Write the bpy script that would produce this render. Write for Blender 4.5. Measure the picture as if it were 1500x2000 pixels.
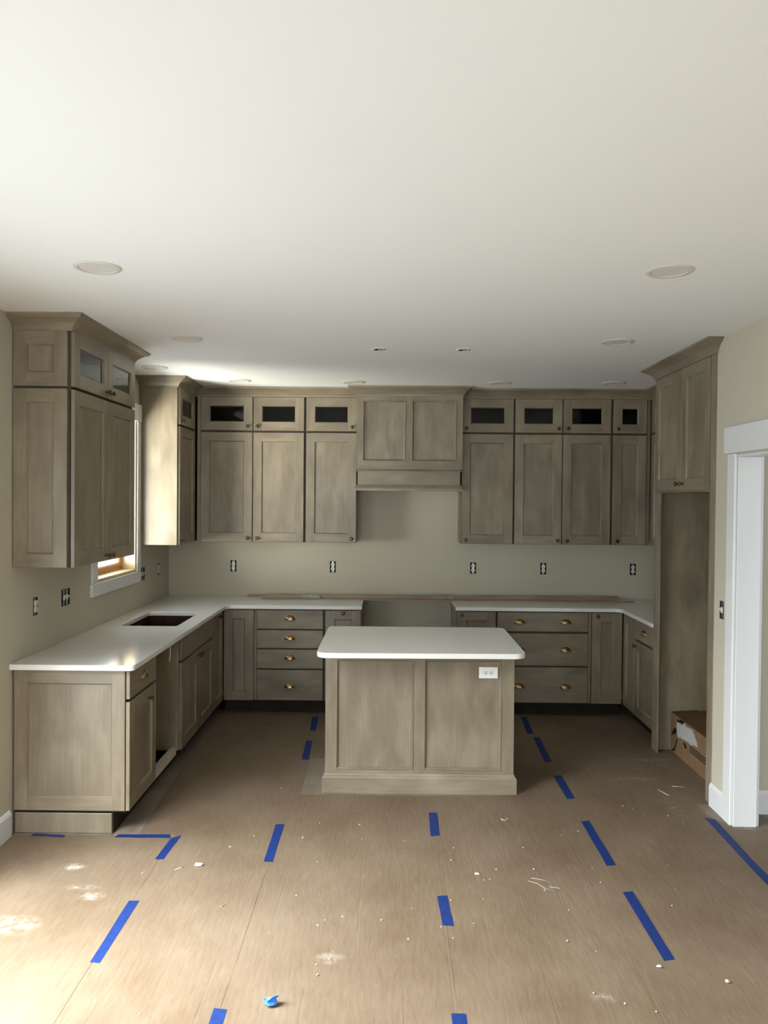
import bpy, bmesh, math, random
from mathutils import Vector, Matrix
for o in list(bpy.data.objects): bpy.data.objects.remove(o)
S = bpy.context.scene
COL = S.collection
random.seed(7)
PI = math.pi

# ------------------------------------------------------------------ camera, world, lights, exposure
cam = bpy.data.cameras.new('camera'); camo = bpy.data.objects.new('camera', cam); COL.objects.link(camo)
cam.sensor_fit = 'VERTICAL'; cam.sensor_height = 24.0; cam.lens = 1573.7 / 2000 * 24.0
cam.clip_start = 0.02
YAW, PITCH, ROLL = .0070, -.0163, .0084
fw = Vector((-math.sin(YAW)*math.cos(PITCH), math.cos(YAW)*math.cos(PITCH), math.sin(PITCH)))
rt = Vector((math.cos(YAW), math.sin(YAW), 0)); up = rt.cross(fw)
r2 = rt*math.cos(ROLL) + up*math.sin(ROLL); u2 = up*math.cos(ROLL) - rt*math.sin(ROLL)
M = Matrix((r2, u2, -fw)).transposed().to_4x4(); M.translation = Vector((2.0089, -7.324, 1.807))
camo.matrix_world = M
S.camera = camo

w = bpy.data.worlds.new('overcast'); S.world = w; w.use_nodes = True
w.node_tree.nodes['Background'].inputs[0].default_value = (.87, .94, 1, 1)
w.node_tree.nodes['Background'].inputs[1].default_value = 4.6

def area(name, loc, target, sx, sy, power, color, spread=180):
    l = bpy.data.lights.new(name, 'AREA'); l.shape = 'RECTANGLE'; l.size = sx; l.size_y = sy
    l.energy = power; l.color = color; l.spread = math.radians(spread)
    o = bpy.data.objects.new(name, l); COL.objects.link(o); o.location = loc
    d = Vector(target) - Vector(loc)
    o.rotation_euler = d.to_track_quat('-Z', 'Z' if abs(d.normalized().z) < .9 else 'Y').to_euler()
    return o
# daylight through the glazing of the room: windows behind the photographer, glass door on the left, window over the sink
area('daylight_front_window', (1.15, -9.62, 1.40), (1.15, -5, 1.40), 1.8, 2.1, 54, (1, .985, .96))
area('daylight_glass_door', (-.62, -4.98, 1.80), (.45, -4.95, .0), 2.4, 1.1, 250, (.95, .98, 1), 115)
area('daylight_sink_window', (-1.25, -2.45, 1.10), (.15, -.9, 1.85), 1.6, 1.0, 185, (1, .95, .83), 150)
S.view_settings.view_transform = 'Standard'; S.view_settings.look = 'None'
S.view_settings.gamma = 1; S.view_settings.use_curve_mapping = False
S.view_settings.exposure = 0.73

# ------------------------------------------------------------------ materials
def newmat(name):
    m = bpy.data.materials.new(name); m.use_nodes = True
    nt = m.node_tree; b = nt.nodes['Principled BSDF']
    return m, nt, b
def plain(name, col, rough=.5, metal=0, spec=.5, var=0.0, vscale=6, bump=0.0, bscale=200):
    m, nt, b = newmat(name)
    b.inputs['Base Color'].default_value = (*col, 1); b.inputs['Roughness'].default_value = rough
    b.inputs['Metallic'].default_value = metal; b.inputs['Specular IOR Level'].default_value = spec
    N = nt.nodes; L = nt.links
    geo = N.new('ShaderNodeNewGeometry')
    if var:
        n = N.new('ShaderNodeTexNoise'); n.inputs['Scale'].default_value = vscale; n.inputs['Detail'].default_value = 5
        L.new(geo.outputs['Position'], n.inputs['Vector'])
        r = N.new('ShaderNodeValToRGB')
        r.color_ramp.elements[0].position = .3; r.color_ramp.elements[1].position = .7
        r.color_ramp.elements[0].color = (*[c*(1-var) for c in col], 1)
        r.color_ramp.elements[1].color = (*[min(1, c*(1+var)) for c in col], 1)
        L.new(n.outputs['Fac'], r.inputs['Fac']); L.new(r.outputs['Color'], b.inputs['Base Color'])
    if bump:
        n2 = N.new('ShaderNodeTexNoise'); n2.inputs['Scale'].default_value = bscale
        L.new(geo.outputs['Position'], n2.inputs['Vector'])
        bp = N.new('ShaderNodeBump'); bp.inputs['Strength'].default_value = bump; bp.inputs['Distance'].default_value = .002
        L.new(n2.outputs['Fac'], bp.inputs['Height']); L.new(bp.outputs['Normal'], b.inputs['Normal'])
    return m
def wood(name, dark, mid, light, axis='Z', rough=.36, spec=.5, fig=1.0, knots=False):
    m, nt, b = newmat(name); N = nt.nodes; L = nt.links
    geo = N.new('ShaderNodeNewGeometry'); oi = N.new('ShaderNodeObjectInfo')
    mul = N.new('ShaderNodeMath'); mul.operation = 'MULTIPLY'; mul.inputs[1].default_value = 37.0
    L.new(oi.outputs['Random'], mul.inputs[0])
    add = N.new('ShaderNodeVectorMath'); add.operation = 'ADD'
    L.new(geo.outputs['Position'], add.inputs[0]); L.new(mul.outputs[0], add.inputs[1])
    def noise(sc, detail, rough_, dist=0.0):
        mp = N.new('ShaderNodeMapping'); mp.inputs['Scale'].default_value = sc
        L.new(add.outputs[0], mp.inputs['Vector'])
        n = N.new('ShaderNodeTexNoise'); n.inputs['Scale'].default_value = 1; n.inputs['Detail'].default_value = detail
        n.inputs['Roughness'].default_value = rough_; n.inputs['Distortion'].default_value = dist
        L.new(mp.outputs[0], n.inputs['Vector']); return n
    a, c = (70, 3.0) ; p, q = (9, 3.2)
    s1 = {'Z': (a, a, c), 'X': (c, c, a), 'Y': (a, c, a)}[axis]; s2 = {'Z': (p, p, q), 'X': (q, q, p), 'Y': (p, q, p)}[axis]
    fine = noise(s1, 6, .65); blot = noise(s2, 3, .5, .35)
    mx = N.new('ShaderNodeMix'); mx.data_type = 'FLOAT'; mx.inputs[0].default_value = .72
    L.new(fine.outputs['Fac'], mx.inputs[2]); L.new(blot.outputs['Fac'], mx.inputs[3])
    r = N.new('ShaderNodeValToRGB'); e = r.color_ramp.elements
    e[0].position = .5-.22/fig; e[1].position = .5+.2/fig; e[0].color = (*dark, 1); e[1].color = (*light, 1)
    k = e.new(.5); k.color = (*mid, 1)
    L.new(mx.outputs[0], r.inputs['Fac'])
    hsv = N.new('ShaderNodeHueSaturation')
    mr = N.new('ShaderNodeMapRange'); mr.inputs['To Min'].default_value = .93; mr.inputs['To Max'].default_value = 1.07
    L.new(oi.outputs['Random'], mr.inputs['Value']); L.new(mr.outputs[0], hsv.inputs['Value'])
    L.new(r.outputs['Color'], hsv.inputs['Color'])
    outc = hsv.outputs['Color']
    if knots:
        kn = noise((3, 2, 3), 2, .5)
        kr = N.new('ShaderNodeMapRange'); kr.inputs['From Min'].default_value = .68; kr.inputs['From Max'].default_value = .78
        L.new(kn.outputs['Fac'], kr.inputs['Value'])
        km = N.new('ShaderNodeMix'); km.data_type = 'RGBA'; L.new(kr.outputs[0], km.inputs[0])
        L.new(outc, km.inputs[6]); km.inputs[7].default_value = (.06, .045, .03, 1); outc = km.outputs[2]
    L.new(outc, b.inputs['Base Color'])
    b.inputs['Roughness'].default_value = rough; b.inputs['Specular IOR Level'].default_value = spec
    bp = N.new('ShaderNodeBump'); bp.inputs['Strength'].default_value = .06; bp.inputs['Distance'].default_value = .002
    L.new(fine.outputs['Fac'], bp.inputs['Height']); L.new(bp.outputs['Normal'], b.inputs['Normal'])
    return m
WD, WM, WL = (.148, .117, .080), (.213, .173, .122), (.282, .235, .170)
WV = wood('stained_wood_upright', WD, WM, WL, 'Z')
WH = wood('stained_wood_level', WD, WM, WL, 'X')
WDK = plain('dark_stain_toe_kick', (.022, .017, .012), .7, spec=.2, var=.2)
PINE = wood('raw_pine', (.55, .40, .22), (.68, .52, .32), (.78, .63, .42), 'Y', .5)
FIR = wood('fir_sash', (.36, .16, .06), (.46, .22, .09), (.55, .29, .13), 'Y', .45)
WF = plain('gap_shade_face', (.045, .034, .024), .6)  # near-black wood colour that paints in the shade of door and drawer gaps
OAK = wood('floor_oak', (.13, .105, .078), (.18, .148, .112), (.23, .19, .148), 'Y', .5, knots=True)
RAW = wood('pale_cleat', (.42, .36, .28), (.52, .46, .37), (.60, .54, .45), 'Y', .6)
WALL = plain('greige_wall_paint', (.508, .470, .378), .75, spec=.25, var=.02, vscale=1.5, bump=.05, bscale=300)
CEIL = plain('ceiling_paint', (.80, .792, .778), .85, spec=.2, var=.008, vscale=1.2)
TRIM = plain('white_trim_paint', (.69, .692, .70), .35, spec=.5)
QUARTZ = plain('white_quartz', (.76, .75, .725), .10, spec=.5, var=.02, vscale=3)
BRASS = plain('antique_brass', (.34, .235, .12), .28, metal=1, var=.25, vscale=60)
BRONZE = plain('bronze_knob', (.13, .088, .045), .34, metal=1, var=.3, vscale=80)
COPPER = plain('dark_copper_sink', (.06, .027, .016), .35, metal=.7, var=.25, vscale=20)
DARK = plain('dark_box_plastic', (.012, .013, .016), .5)
STEEL = plain('zinc_strap', (.45, .45, .44), .4, metal=1)
DEVICE = plain('white_device_plastic', (.74, .73, .70), .4)
PLATE = plain('white_cover_plate', (.85, .86, .87), .3)
LENS = plain('frosted_lens', (.66, .63, .59), .5)
RINGM = plain('light_trim_ring', (.62, .585, .54), .55)
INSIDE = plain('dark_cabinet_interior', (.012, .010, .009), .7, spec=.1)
TAPE = plain('blue_painters_tape', (.006, .024, .128), .6, spec=.3, var=.18, vscale=40, bump=.15, bscale=150)
SCRAP = plain('crumpled_blue_tape', (.03, .16, .62), .55, var=.2, vscale=90)
CHIP = plain('plaster_white', (.60, .57, .50), .8, var=.1, vscale=90)
CARD = plain('cardboard', (.19, .115, .06), .75, spec=.2, var=.1, vscale=9)
LABELW = plain('torn_label_white', (.36, .36, .35), .8, var=.15, vscale=60)
BLACKP = plain('black_print', (.006, .006, .007), .8, spec=.15)
WRAP = plain('clear_wrap', (.24, .21, .165), .3, spec=.4, var=.25, vscale=60)
MOLD = wood('moulding_strip_wood', (.20, .145, .095), (.27, .20, .14), (.34, .26, .19), 'X')
WIRE_W = plain('white_wire', (.7, .7, .68), .5); WIRE_K = plain('black_wire', (.02, .02, .02), .5)
def glass_mat():
    m, nt, b = newmat('clear_glass'); N = nt.nodes; L = nt.links
    N.remove(b); out = N['Material Output']
    f = N.new('ShaderNodeFresnel'); f.inputs['IOR'].default_value = 1.5
    gb = N.new('ShaderNodeNewGeometry'); inv = N.new('ShaderNodeMath'); inv.operation = 'SUBTRACT'; inv.inputs[0].default_value = 1
    L.new(gb.outputs['Backfacing'], inv.inputs[1]); ml = N.new('ShaderNodeMath'); ml.operation = 'MULTIPLY'
    L.new(f.outputs[0], ml.inputs[0]); L.new(inv.outputs[0], ml.inputs[1])
    t = N.new('ShaderNodeBsdfTransparent'); t.inputs[0].default_value = (.82, .84, .83, 1)
    g = N.new('ShaderNodeBsdfGlossy'); g.inputs['Roughness'].default_value = .02
    mx = N.new('ShaderNodeMixShader'); L.new(ml.outputs[0], mx.inputs[0]); L.new(t.outputs[0], mx.inputs[1]); L.new(g.outputs[0], mx.inputs[2])
    L.new(mx.outputs[0], out.inputs['Surface']); return m
GLASS = glass_mat()
def paper_mat():
    m, nt, b = newmat('brown_floor_paper'); N = nt.nodes; L = nt.links
    geo = N.new('ShaderNodeNewGeometry'); oi = N.new('ShaderNodeObjectInfo')
    def noise(sc, det, rg=.55, dist=0):
        mp = N.new('ShaderNodeMapping'); mp.inputs['Scale'].default_value = sc; L.new(geo.outputs['Position'], mp.inputs['Vector'])
        n = N.new('ShaderNodeTexNoise'); n.inputs['Scale'].default_value = 1; n.inputs['Detail'].default_value = det
        n.inputs['Roughness'].default_value = rg; n.inputs['Distortion'].default_value = dist
        L.new(mp.outputs[0], n.inputs['Vector']); return n
    def math_(op, a, bb=None):
        x = N.new('ShaderNodeMath'); x.operation = op
        for i, v in enumerate((a, bb)):
            if v is None: continue
            if isinstance(v, (int, float)): x.inputs[i].default_value = v
            else: L.new(v, x.inputs[i])
        return x.outputs[0]
    blot = noise((2.2, 1.6, 2), 5, .6); fib = noise((70, 9, 10), 4, .6)
    mx = math_('ADD', math_('MULTIPLY', blot.outputs['Fac'], .65), math_('MULTIPLY', fib.outputs['Fac'], .35))
    r = N.new('ShaderNodeValToRGB'); e = r.color_ramp.elements
    e[0].position = .36; e[1].position = .66; e[0].color = (.128, .087, .054, 1); e[1].color = (.190, .141, .098, 1)
    L.new(mx, r.inputs['Fac']); colr = r.outputs['Color']
    # scuffs, white plaster dust with a shape of its own
    sep = N.new('ShaderNodeSeparateXYZ'); L.new(geo.outputs['Position'], sep.inputs[0])
    sm = noise((26, 26, 5), 5, .7)
    mask = None
    for cx, cy, rx, ry, st in [(.48, -3.44, .075, .05, 1.0), (.68, -3.72, .07, .05, .75), (.60, -3.64, .10, .03, .5), (.42, -3.98, .16, .10, .6), (.30, -4.10, .12, .12, .6),
                               (1.79, -4.19, .07, .05, .5), (2.80, -4.42, .06, .04, .5), (3.62, -2.1, .25, .04, .35), (3.85, -1.72, .16, .05, .45), (3.70, -2.60, .06, .22, .25), (1.1, -1.02, .16, .012, .6), (1.15, -.74, .18, .012, .6)]:
        dx = math_('DIVIDE', math_('SUBTRACT', sep.outputs[0], cx), rx); dy = math_('DIVIDE', math_('SUBTRACT', sep.outputs[1], cy), ry)
        d = math_('SUBTRACT', 1.0, math_('SQRT', math_('ADD', math_('MULTIPLY', dx, dx), math_('MULTIPLY', dy, dy))))
        d = math_('MULTIPLY', math_('MAXIMUM', d, 0.0), st*1.5)
        mask = d if mask is None else math_('MAXIMUM', mask, d)
    mr = N.new('ShaderNodeMapRange'); mr.inputs['From Min'].default_value = .42; mr.inputs['From Max'].default_value = .7
    L.new(sm.outputs['Fac'], mr.inputs['Value'])
    fac = math_('MINIMUM', math_('MULTIPLY', mask, mr.outputs[0]), .6)
    mc = N.new('ShaderNodeMix'); mc.data_type = 'RGBA'; L.new(fac, mc.inputs[0]); L.new(colr, mc.inputs[6]); mc.inputs[7].default_value = (.50, .46, .40, 1)
    L.new(mc.outputs[2], b.inputs['Base Color'])
    b.inputs['Roughness'].default_value = .58; b.inputs['Specular IOR Level'].default_value = .35
    # relief: brushed ripples, crumple, plank joints pressing through
    rip = noise((34, 7, 10), 3, .5, .6); crm = noise((9, 5, 9), 4, .6, .4)
    wob = noise((3, .6, 1), 2)
    xx = math_('ADD', math_('DIVIDE', sep.outputs[0], .181), math_('MULTIPLY', wob.outputs['Fac'], .10))
    fr = math_('ABSOLUTE', math_('SUBTRACT', math_('FRACT', xx), .5))
    ln = math_('MULTIPLY', math_('SUBTRACT', 1.0, math_('MINIMUM', math_('MULTIPLY', fr, 30.0), 1.0)), -.19)
    brk = noise((5, 1.3, 1), 3)
    bm_ = N.new('ShaderNodeMapRange'); bm_.inputs['From Min'].default_value = .42; bm_.inputs['From Max'].default_value = .56; L.new(brk.outputs['Fac'], bm_.inputs['Value'])
    ln = math_('MULTIPLY', ln, bm_.outputs[0])
    h = math_('ADD', math_('ADD', math_('MULTIPLY', rip.outputs['Fac'], .55), math_('MULTIPLY', crm.outputs['Fac'], 1.0)), ln)
    bp = N.new('ShaderNodeBump'); bp.inputs['Strength'].default_value = .6; bp.inputs['Distance'].default_value = .005
    L.new(h, bp.inputs['Height']); L.new(bp.outputs['Normal'], b.inputs['Normal'])
    return m
PAPER = paper_mat()

# ------------------------------------------------------------------ helpers
POS = {}
def box(bm, x0, x1, y0, y1, z0, z1, bev=0.0, mi=0):
    x0, x1 = min(x0, x1), max(x0, x1); y0, y1 = min(y0, y1), max(y0, y1); z0, z1 = min(z0, z1), max(z0, z1)
    v = [bm.verts.new((x, y, z)) for x in (x0, x1) for y in (y0, y1) for z in (z0, z1)]
    fs = [bm.faces.new([v[i] for i in q]) for q in ((0, 1, 3, 2), (4, 6, 7, 5), (0, 4, 5, 1), (2, 3, 7, 6), (0, 2, 6, 4), (1, 5, 7, 3))]
    for f in fs: f.material_index = mi
    if bev:
        es = {e for f in fs for e in f.edges}
        r = bmesh.ops.bevel(bm, geom=list(es), offset=bev, segments=1, affect='EDGES')
        for f in r['faces']: f.material_index = mi
    return v
def boxes(*bs, bev=0.0):
    bm = bmesh.new()
    for b in bs: box(bm, *b, bev=bev)
    return bm
def thing(name, label, cat, loc=(0, 0, 0), group=None):
    o = bpy.data.objects.new(name, None); COL.objects.link(o); o.location = loc; o.empty_display_size = .1
    o['label'] = label; o['category'] = cat
    if group: o['group'] = group
    POS[o] = Vector(loc); return o
def obj(name, bm, mats, parent=None, label=None, smooth=False, recalc=True):
    """bmesh in world coordinates -> one mesh object with its origin at the centre of its underside"""
    if recalc: bmesh.ops.recalc_face_normals(bm, faces=bm.faces[:])
    xs = [v.co for v in bm.verts]
    c = Vector(((min(p.x for p in xs)+max(p.x for p in xs))/2, (min(p.y for p in xs)+max(p.y for p in xs))/2, min(p.z for p in xs)))
    bmesh.ops.translate(bm, verts=bm.verts[:], vec=-c)
    if smooth:
        for f in bm.faces: f.smooth = True
    me = bpy.data.meshes.new(name); bm.to_mesh(me); bm.free()
    for m in (mats if isinstance(mats, (list, tuple)) else [mats]): me.materials.append(m)
    if smooth and smooth != 'all': me.set_sharp_from_angle(angle=math.radians(40))
    o = bpy.data.objects.new(name, me); COL.objects.link(o)
    POS[o] = c; o.location = c - (POS[parent] if parent else Vector((0, 0, 0)))
    if parent: o.parent = parent
    if label: o['label'] = label
    return o
def link_mesh(name, me, loc, rot, parent=None, scale=1, label=None):
    o = bpy.data.objects.new(name, me); COL.objects.link(o); loc = Vector(loc)
    POS[o] = loc; o.location = loc - (POS[parent] if parent else Vector((0, 0, 0))); o.rotation_euler = rot
    o.scale = (scale,)*3 if isinstance(scale, (int, float)) else scale
    if parent: o.parent = parent
    if label: o['label'] = label
    return o
def tag(o, label, cat, group=None):
    o['label'] = label; o['category'] = cat
    if group: o['group'] = group
    return o
def structure(name, bm, mats, parent=None, **k):
    o = obj(name, bm, mats, parent, **k)
    if not parent: o['kind'] = 'structure'
    return o
def wall(name, axis, c0, c1, u0, u1, v0, v1, holes=(), mat=None):
    """slab with rectangular holes; axis = the slab's thickness direction"""
    us = sorted({u0, u1, *[h[0] for h in holes], *[h[1] for h in holes]}); vs = sorted({v0, v1, *[h[2] for h in holes], *[h[3] for h in holes]})
    us = [u for u in us if u0 <= u <= u1]; vs = [v for v in vs if v0 <= v <= v1]
    solid = {}
    for i in range(len(us)-1):
        for j in range(len(vs)-1):
            uc, vc = (us[i]+us[i+1])/2, (vs[j]+vs[j+1])/2
            solid[i, j] = not any(h[0] < uc < h[1] and h[2] < vc < h[3] for h in holes)
    bm = bmesh.new(); cache = {}
    def V(u, v, c):
        k = (round(u, 5), round(v, 5), round(c, 5))
        if k not in cache: cache[k] = bm.verts.new({'X': (c, u, v), 'Y': (u, c, v), 'Z': (u, v, c)}[axis])
        return cache[k]
    for (i, j), s in solid.items():
        if not s: continue
        a, b, c, d = us[i], us[i+1], vs[j], vs[j+1]
        for k in (c0, c1): bm.faces.new([V(a, c, k), V(b, c, k), V(b, d, k), V(a, d, k)])
        for di, dj, p, q in ((-1, 0, (a, c), (a, d)), (1, 0, (b, c), (b, d)), (0, -1, (a, c), (b, c)), (0, 1, (a, d), (b, d))):
            if not solid.get((i+di, j+dj), False):
                bm.faces.new([V(*p, c0), V(*q, c0), V(*q, c1), V(*p, c1)])
    return structure(name, bm, mat or WALL)
def lathe(name, prof, n=20, mat=None):
    bm = bmesh.new(); rings = []
    for r, z in prof:
        rings.append([bm.verts.new((r*math.cos(2*PI*i/n), r*math.sin(2*PI*i/n), z)) for i in range(n)] if r > 1e-6 else [bm.verts.new((0, 0, z))])
    for A, B in zip(rings, rings[1:]):
        for i in range(n):
            j = (i+1) % n
            if len(A) == 1 and len(B) == 1: continue
            if len(A) == 1: bm.faces.new([A[0], B[i], B[j]])
            elif len(B) == 1: bm.faces.new([A[i], A[j], B[0]])
            else: bm.faces.new([A[i], A[j], B[j], B[i]])
    bmesh.ops.recalc_face_normals(bm, faces=bm.faces[:])
    for f in bm.faces: f.smooth = True
    me = bpy.data.meshes.new(name); bm.to_mesh(me); bm.free()
    if mat: me.materials.append(mat)
    me.set_sharp_from_angle(angle=math.radians(45)); return me
def prism(bm, loop, z0, z1, holes=(), bev=0):
    """polygon (with holes) extruded between two heights"""
    edges = []
    for lp in [loop, *holes]:
        vs = [bm.verts.new((x, y, z0)) for x, y in lp]
        edges += [bm.edges.new((vs[i], vs[(i+1) % len(vs)])) for i in range(len(vs))]
    r = bmesh.ops.triangle_fill(bm, edges=edges, use_beauty=True)
    fs = [g for g in r['geom'] if isinstance(g, bmesh.types.BMFace)]
    e = bmesh.ops.extrude_face_region(bm, geom=fs)
    bmesh.ops.translate(bm, verts=[g for g in e['geom'] if isinstance(g, bmesh.types.BMVert)], vec=(0, 0, z1-z0))
    bmesh.ops.recalc_face_normals(bm, faces=bm.faces[:])
def rounded(pts, n=8):
    """polygon points (x, y, radius) -> loop with rounded corners"""
    out = []
    for i, (x, y, r) in enumerate(pts):
        if not r: out.append((x, y)); continue
        p = Vector((x, y)); a = (Vector(pts[i-1][:2])-p).normalized(); b = (Vector(pts[(i+1) % len(pts)][:2])-p).normalized()
        ang = a.angle(b); t = r/math.tan(ang/2); c = p + (a+b).normalized()*(r/math.sin(ang/2))
        s, e = p+a*t-c, p+b*t-c
        a0 = math.atan2(s.y, s.x); d = math.atan2(e.y, e.x)-a0
        while d > PI: d -= 2*PI
        while d < -PI: d += 2*PI
        out += [(c.x+r*math.cos(a0+d*k/n), c.y+r*math.sin(a0+d*k/n)) for k in range(n+1)]
    return out
def sweep(bm, path, prof, closed_ends=True, side=1):
    """profile (out, z) swept along a level path with mitred corners; side=+1: out lies right of travel"""
    n = len(path); rows = []
    P = [Vector(p) for p in path]
    for i, p in enumerate(P):
        ds = []
        if i > 0: ds.append((p-P[i-1]).normalized())
        if i < n-1: ds.append((P[i+1]-p).normalized())
        ns = [Vector((d.y, -d.x))*side for d in ds]
        if len(ns) == 2:
            m = (ns[0]+ns[1]).normalized(); m = m/m.dot(ns[0])
        else: m = ns[0]
        rows.append([bm.verts.new((p.x+m.x*o, p.y+m.y*o, z)) for o, z in prof])
    k = len(prof)
    for a, b in zip(rows, rows[1:]):
        for j in range(k): bm.faces.new([a[j], a[(j+1) % k], b[(j+1) % k], b[j]])
    if closed_ends: bm.faces.new(rows[0]); bm.faces.new(rows[-1][::-1])
def tube(bm, pts, r, n=6):
    pts = [Vector(p) for p in pts]; rings = []
    for i, p in enumerate(pts):
        d = (pts[min(i+1, len(pts)-1)]-pts[max(i-1, 0)]).normalized()
        a = d.orthogonal().normalized(); b = d.cross(a)
        rings.append([bm.verts.new(p+a*r*math.cos(2*PI*k/n)+b*r*math.sin(2*PI*k/n)) for k in range(n)])
    for A, B in zip(rings, rings[1:]):
        for k in range(n): bm.faces.new([A[k], A[(k+1) % n], B[(k+1) % n], B[k]])
    bm.faces.new(rings[0][::-1]); bm.faces.new(rings[-1])

# ---- cabinet fronts: 'S' faces the photographer, 'E' stands on the left run, 'W' on the right run
def face(ori, plane):
    return {'S': lambda u, w_, v: (u, plane-w_, v), 'E': lambda u, w_, v: (plane+w_, u, v), 'W': lambda u, w_, v: (plane-w_, u, v)}[ori]
ROT = {'S': (PI/2, 0, 0), 'E': (PI/2, 0, PI/2), 'W': (PI/2, 0, -PI/2)}   # local z out of the face, local y up
KNOB = lathe('knob', [(0, 0), (.009, 0), (.009, .003), (.005, .006), (.0045, .013), (.0125, .018), (.0155, .022), (.0150, .026), (.011, .0295), (.007, .030), (.006, .0285), (0, .0285)], 18, BRONZE)
def cup_mesh():
    bm = bmesh.new(); A, H, D = .046, .036, .025; grid = []
    for i in range(15):
        t = PI*i/14; row = []
        for j in range(8):
            s = (PI/2)*j/7                   # 0 = against the drawer, pi/2 = front lip
            rr = math.cos(s)
            x = A*math.cos(t)*(.35*rr+.65); y = H*math.sin(t)*rr*.95+.002*math.sin(t); z = D*math.sin(s)*(.30+.70*math.sin(t)**.5 if 0 < i < 14 else .0)
            row.append(bm.verts.new((x, y-.012, z)))
        grid.append(row)
    for a, b in zip(grid, grid[1:]):
        for j in range(7):
            bm.faces.new([a[j], a[j+1], b[j+1], b[j]])
    # flange
    fl = [[bm.verts.new((A*k*math.cos(PI*i/14), H*k*math.sin(PI*i/14)-.012, .0012)) for i in range(15)] for k in (.9, 1.10)]
    for i in range(14): bm.faces.new([fl[0][i], fl[0][i+1], fl[1][i+1], fl[1][i]])
    bmesh.ops.remove_doubles(bm, verts=bm.verts[:], dist=1e-5)
    bmesh.ops.recalc_face_normals(bm, faces=bm.faces[:])
    r = bmesh.ops.solidify(bm, geom=bm.faces[:], thickness=.0014)
    bmesh.ops.recalc_face_normals(bm, faces=bm.faces[:])
    for f in bm.faces: f.smooth = True
    me = bpy.data.meshes.new('cup_pull'); bm.to_mesh(me); bm.free(); me.materials.append(BRASS); me.set_sharp_from_angle(angle=math.radians(50)); return me
CUP = cup_mesh()
def ring_bm(F, u0, u1, v0, v1, fr, t, depth=.010, slope=.007, chamfer=.0022, frs=None):
    fl, frr, fb, ft = frs or (fr, fr, fr, fr)
    bm = bmesh.new()
    def q(a, b, c, d, w_): return [bm.verts.new(F(*p)) for p in ((a, w_, c), (b, w_, c), (b, w_, d), (a, w_, d))]
    ob = q(u0, u1, v0, v1, 0); oc = q(u0, u1, v0, v1, t-chamfer); of = q(u0+chamfer, u1-chamfer, v0+chamfer, v1-chamfer, t)
    i1 = q(u0+fl, u1-frr, v0+fb, v1-ft, t)
    i2 = q(u0+fl+slope, u1-frr-slope, v0+fb+slope, v1-ft-slope, t-depth)
    ib = q(u0+fl+slope, u1-frr-slope, v0+fb+slope, v1-ft-slope, 0)
    # stiles run the full height, rails fit between them
    mb = [bm.verts.new(F(u, t, v0+chamfer)) for u in (u0+fl, u1-frr)]; mt = [bm.verts.new(F(u, t, v1-chamfer)) for u in (u0+fl, u1-frr)]
    def fc(vs, m): bm.faces.new(vs).material_index = m
    fc([of[0], mb[0], i1[0], i1[3], mt[0], of[3]], 0); fc([mb[1], of[1], of[2], mt[1], i1[2], i1[1]], 0)
    fc([mb[0], mb[1], i1[1], i1[0]], 1); fc([i1[3], i1[2], mt[1], mt[0]], 1)
    fc([oc[0], oc[1], of[1], mb[1], mb[0], of[0]], 1); fc([oc[2], oc[3], of[3], mt[0], mt[1], of[2]], 1)
    fc([oc[1], oc[2], of[2], of[1]], 0); fc([oc[3], oc[0], of[0], of[3]], 0)
    for A, B in ((i1, i2), (i2, ib), (ib, ob), (ob, oc)):
        for i in range(4): fc([A[i], A[(i+1) % 4], B[(i+1) % 4], B[i]], 1 if i in (0, 2) else 0)
    return bm, (u0+fl+slope, u1-frr-slope, v0+fb+slope, v1-ft-slope)
def fbox(F, u0, u1, w0, w1, v0, v1, bev=0.0, bm=None):
    bm = bm or bmesh.new(); a = F(u0, w0, v0); b = F(u1, w1, v1)
    box(bm, a[0], b[0], a[1], b[1], a[2], b[2], bev=bev); return bm
T = .020
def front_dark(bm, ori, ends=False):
    """the face edges behind the doors (and ends covered by applied panels) are coloured near-black as painted gap shade"""
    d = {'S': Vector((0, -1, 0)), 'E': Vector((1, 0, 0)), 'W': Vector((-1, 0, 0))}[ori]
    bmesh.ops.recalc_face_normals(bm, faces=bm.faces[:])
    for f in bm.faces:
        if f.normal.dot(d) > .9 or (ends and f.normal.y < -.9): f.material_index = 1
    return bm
def knob_at(parent, ori, plane, u, v, w0=T):
    return link_mesh('knob', KNOB, face(ori, plane)(u, w0, v), ROT[ori], parent, label='bronze round knob' if False else None)
def cup_at(parent, ori, plane, u, v):
    return link_mesh('cup_pull', CUP, face(ori, plane)(u, T, v), ROT[ori], parent)
def door(parent, ori, plane, u0, u1, v0, v1, kind='panel', knob=None, fr=.075, name='door', frs=None):
    F = face(ori, plane)
    bm, (a, b, c, d) = ring_bm(F, u0, u1, v0, v1, fr, T, frs=frs)
    dr = obj(name, bm, [WV, WH], parent, label='small glass-paned upper door' if kind == 'glass' else None)
    if kind == 'glass': obj('glass_pane', fbox(F, a+.0005, b-.0005, .005, .009, c+.0005, d-.0005), GLASS, dr)
    else: obj('door_panel' if name == 'door' else 'inset_panel', fbox(F, a+.0003, b-.0003, .002, T-.0115, c+.0003, d-.0003), WV, dr)
    if knob: knob_at(dr, ori, plane, *knob)
    return dr
def drawer(parent, ori, plane, u0, u1, v0, v1, pulls=(), name='drawer'):
    F = face(ori, plane)
    dr = obj(name, fbox(F, u0, u1, 0, T, v0, v1, bev=.0025), WH, parent)
    for p in pulls: cup_at(dr, ori, plane, *p)
    return dr
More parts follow.
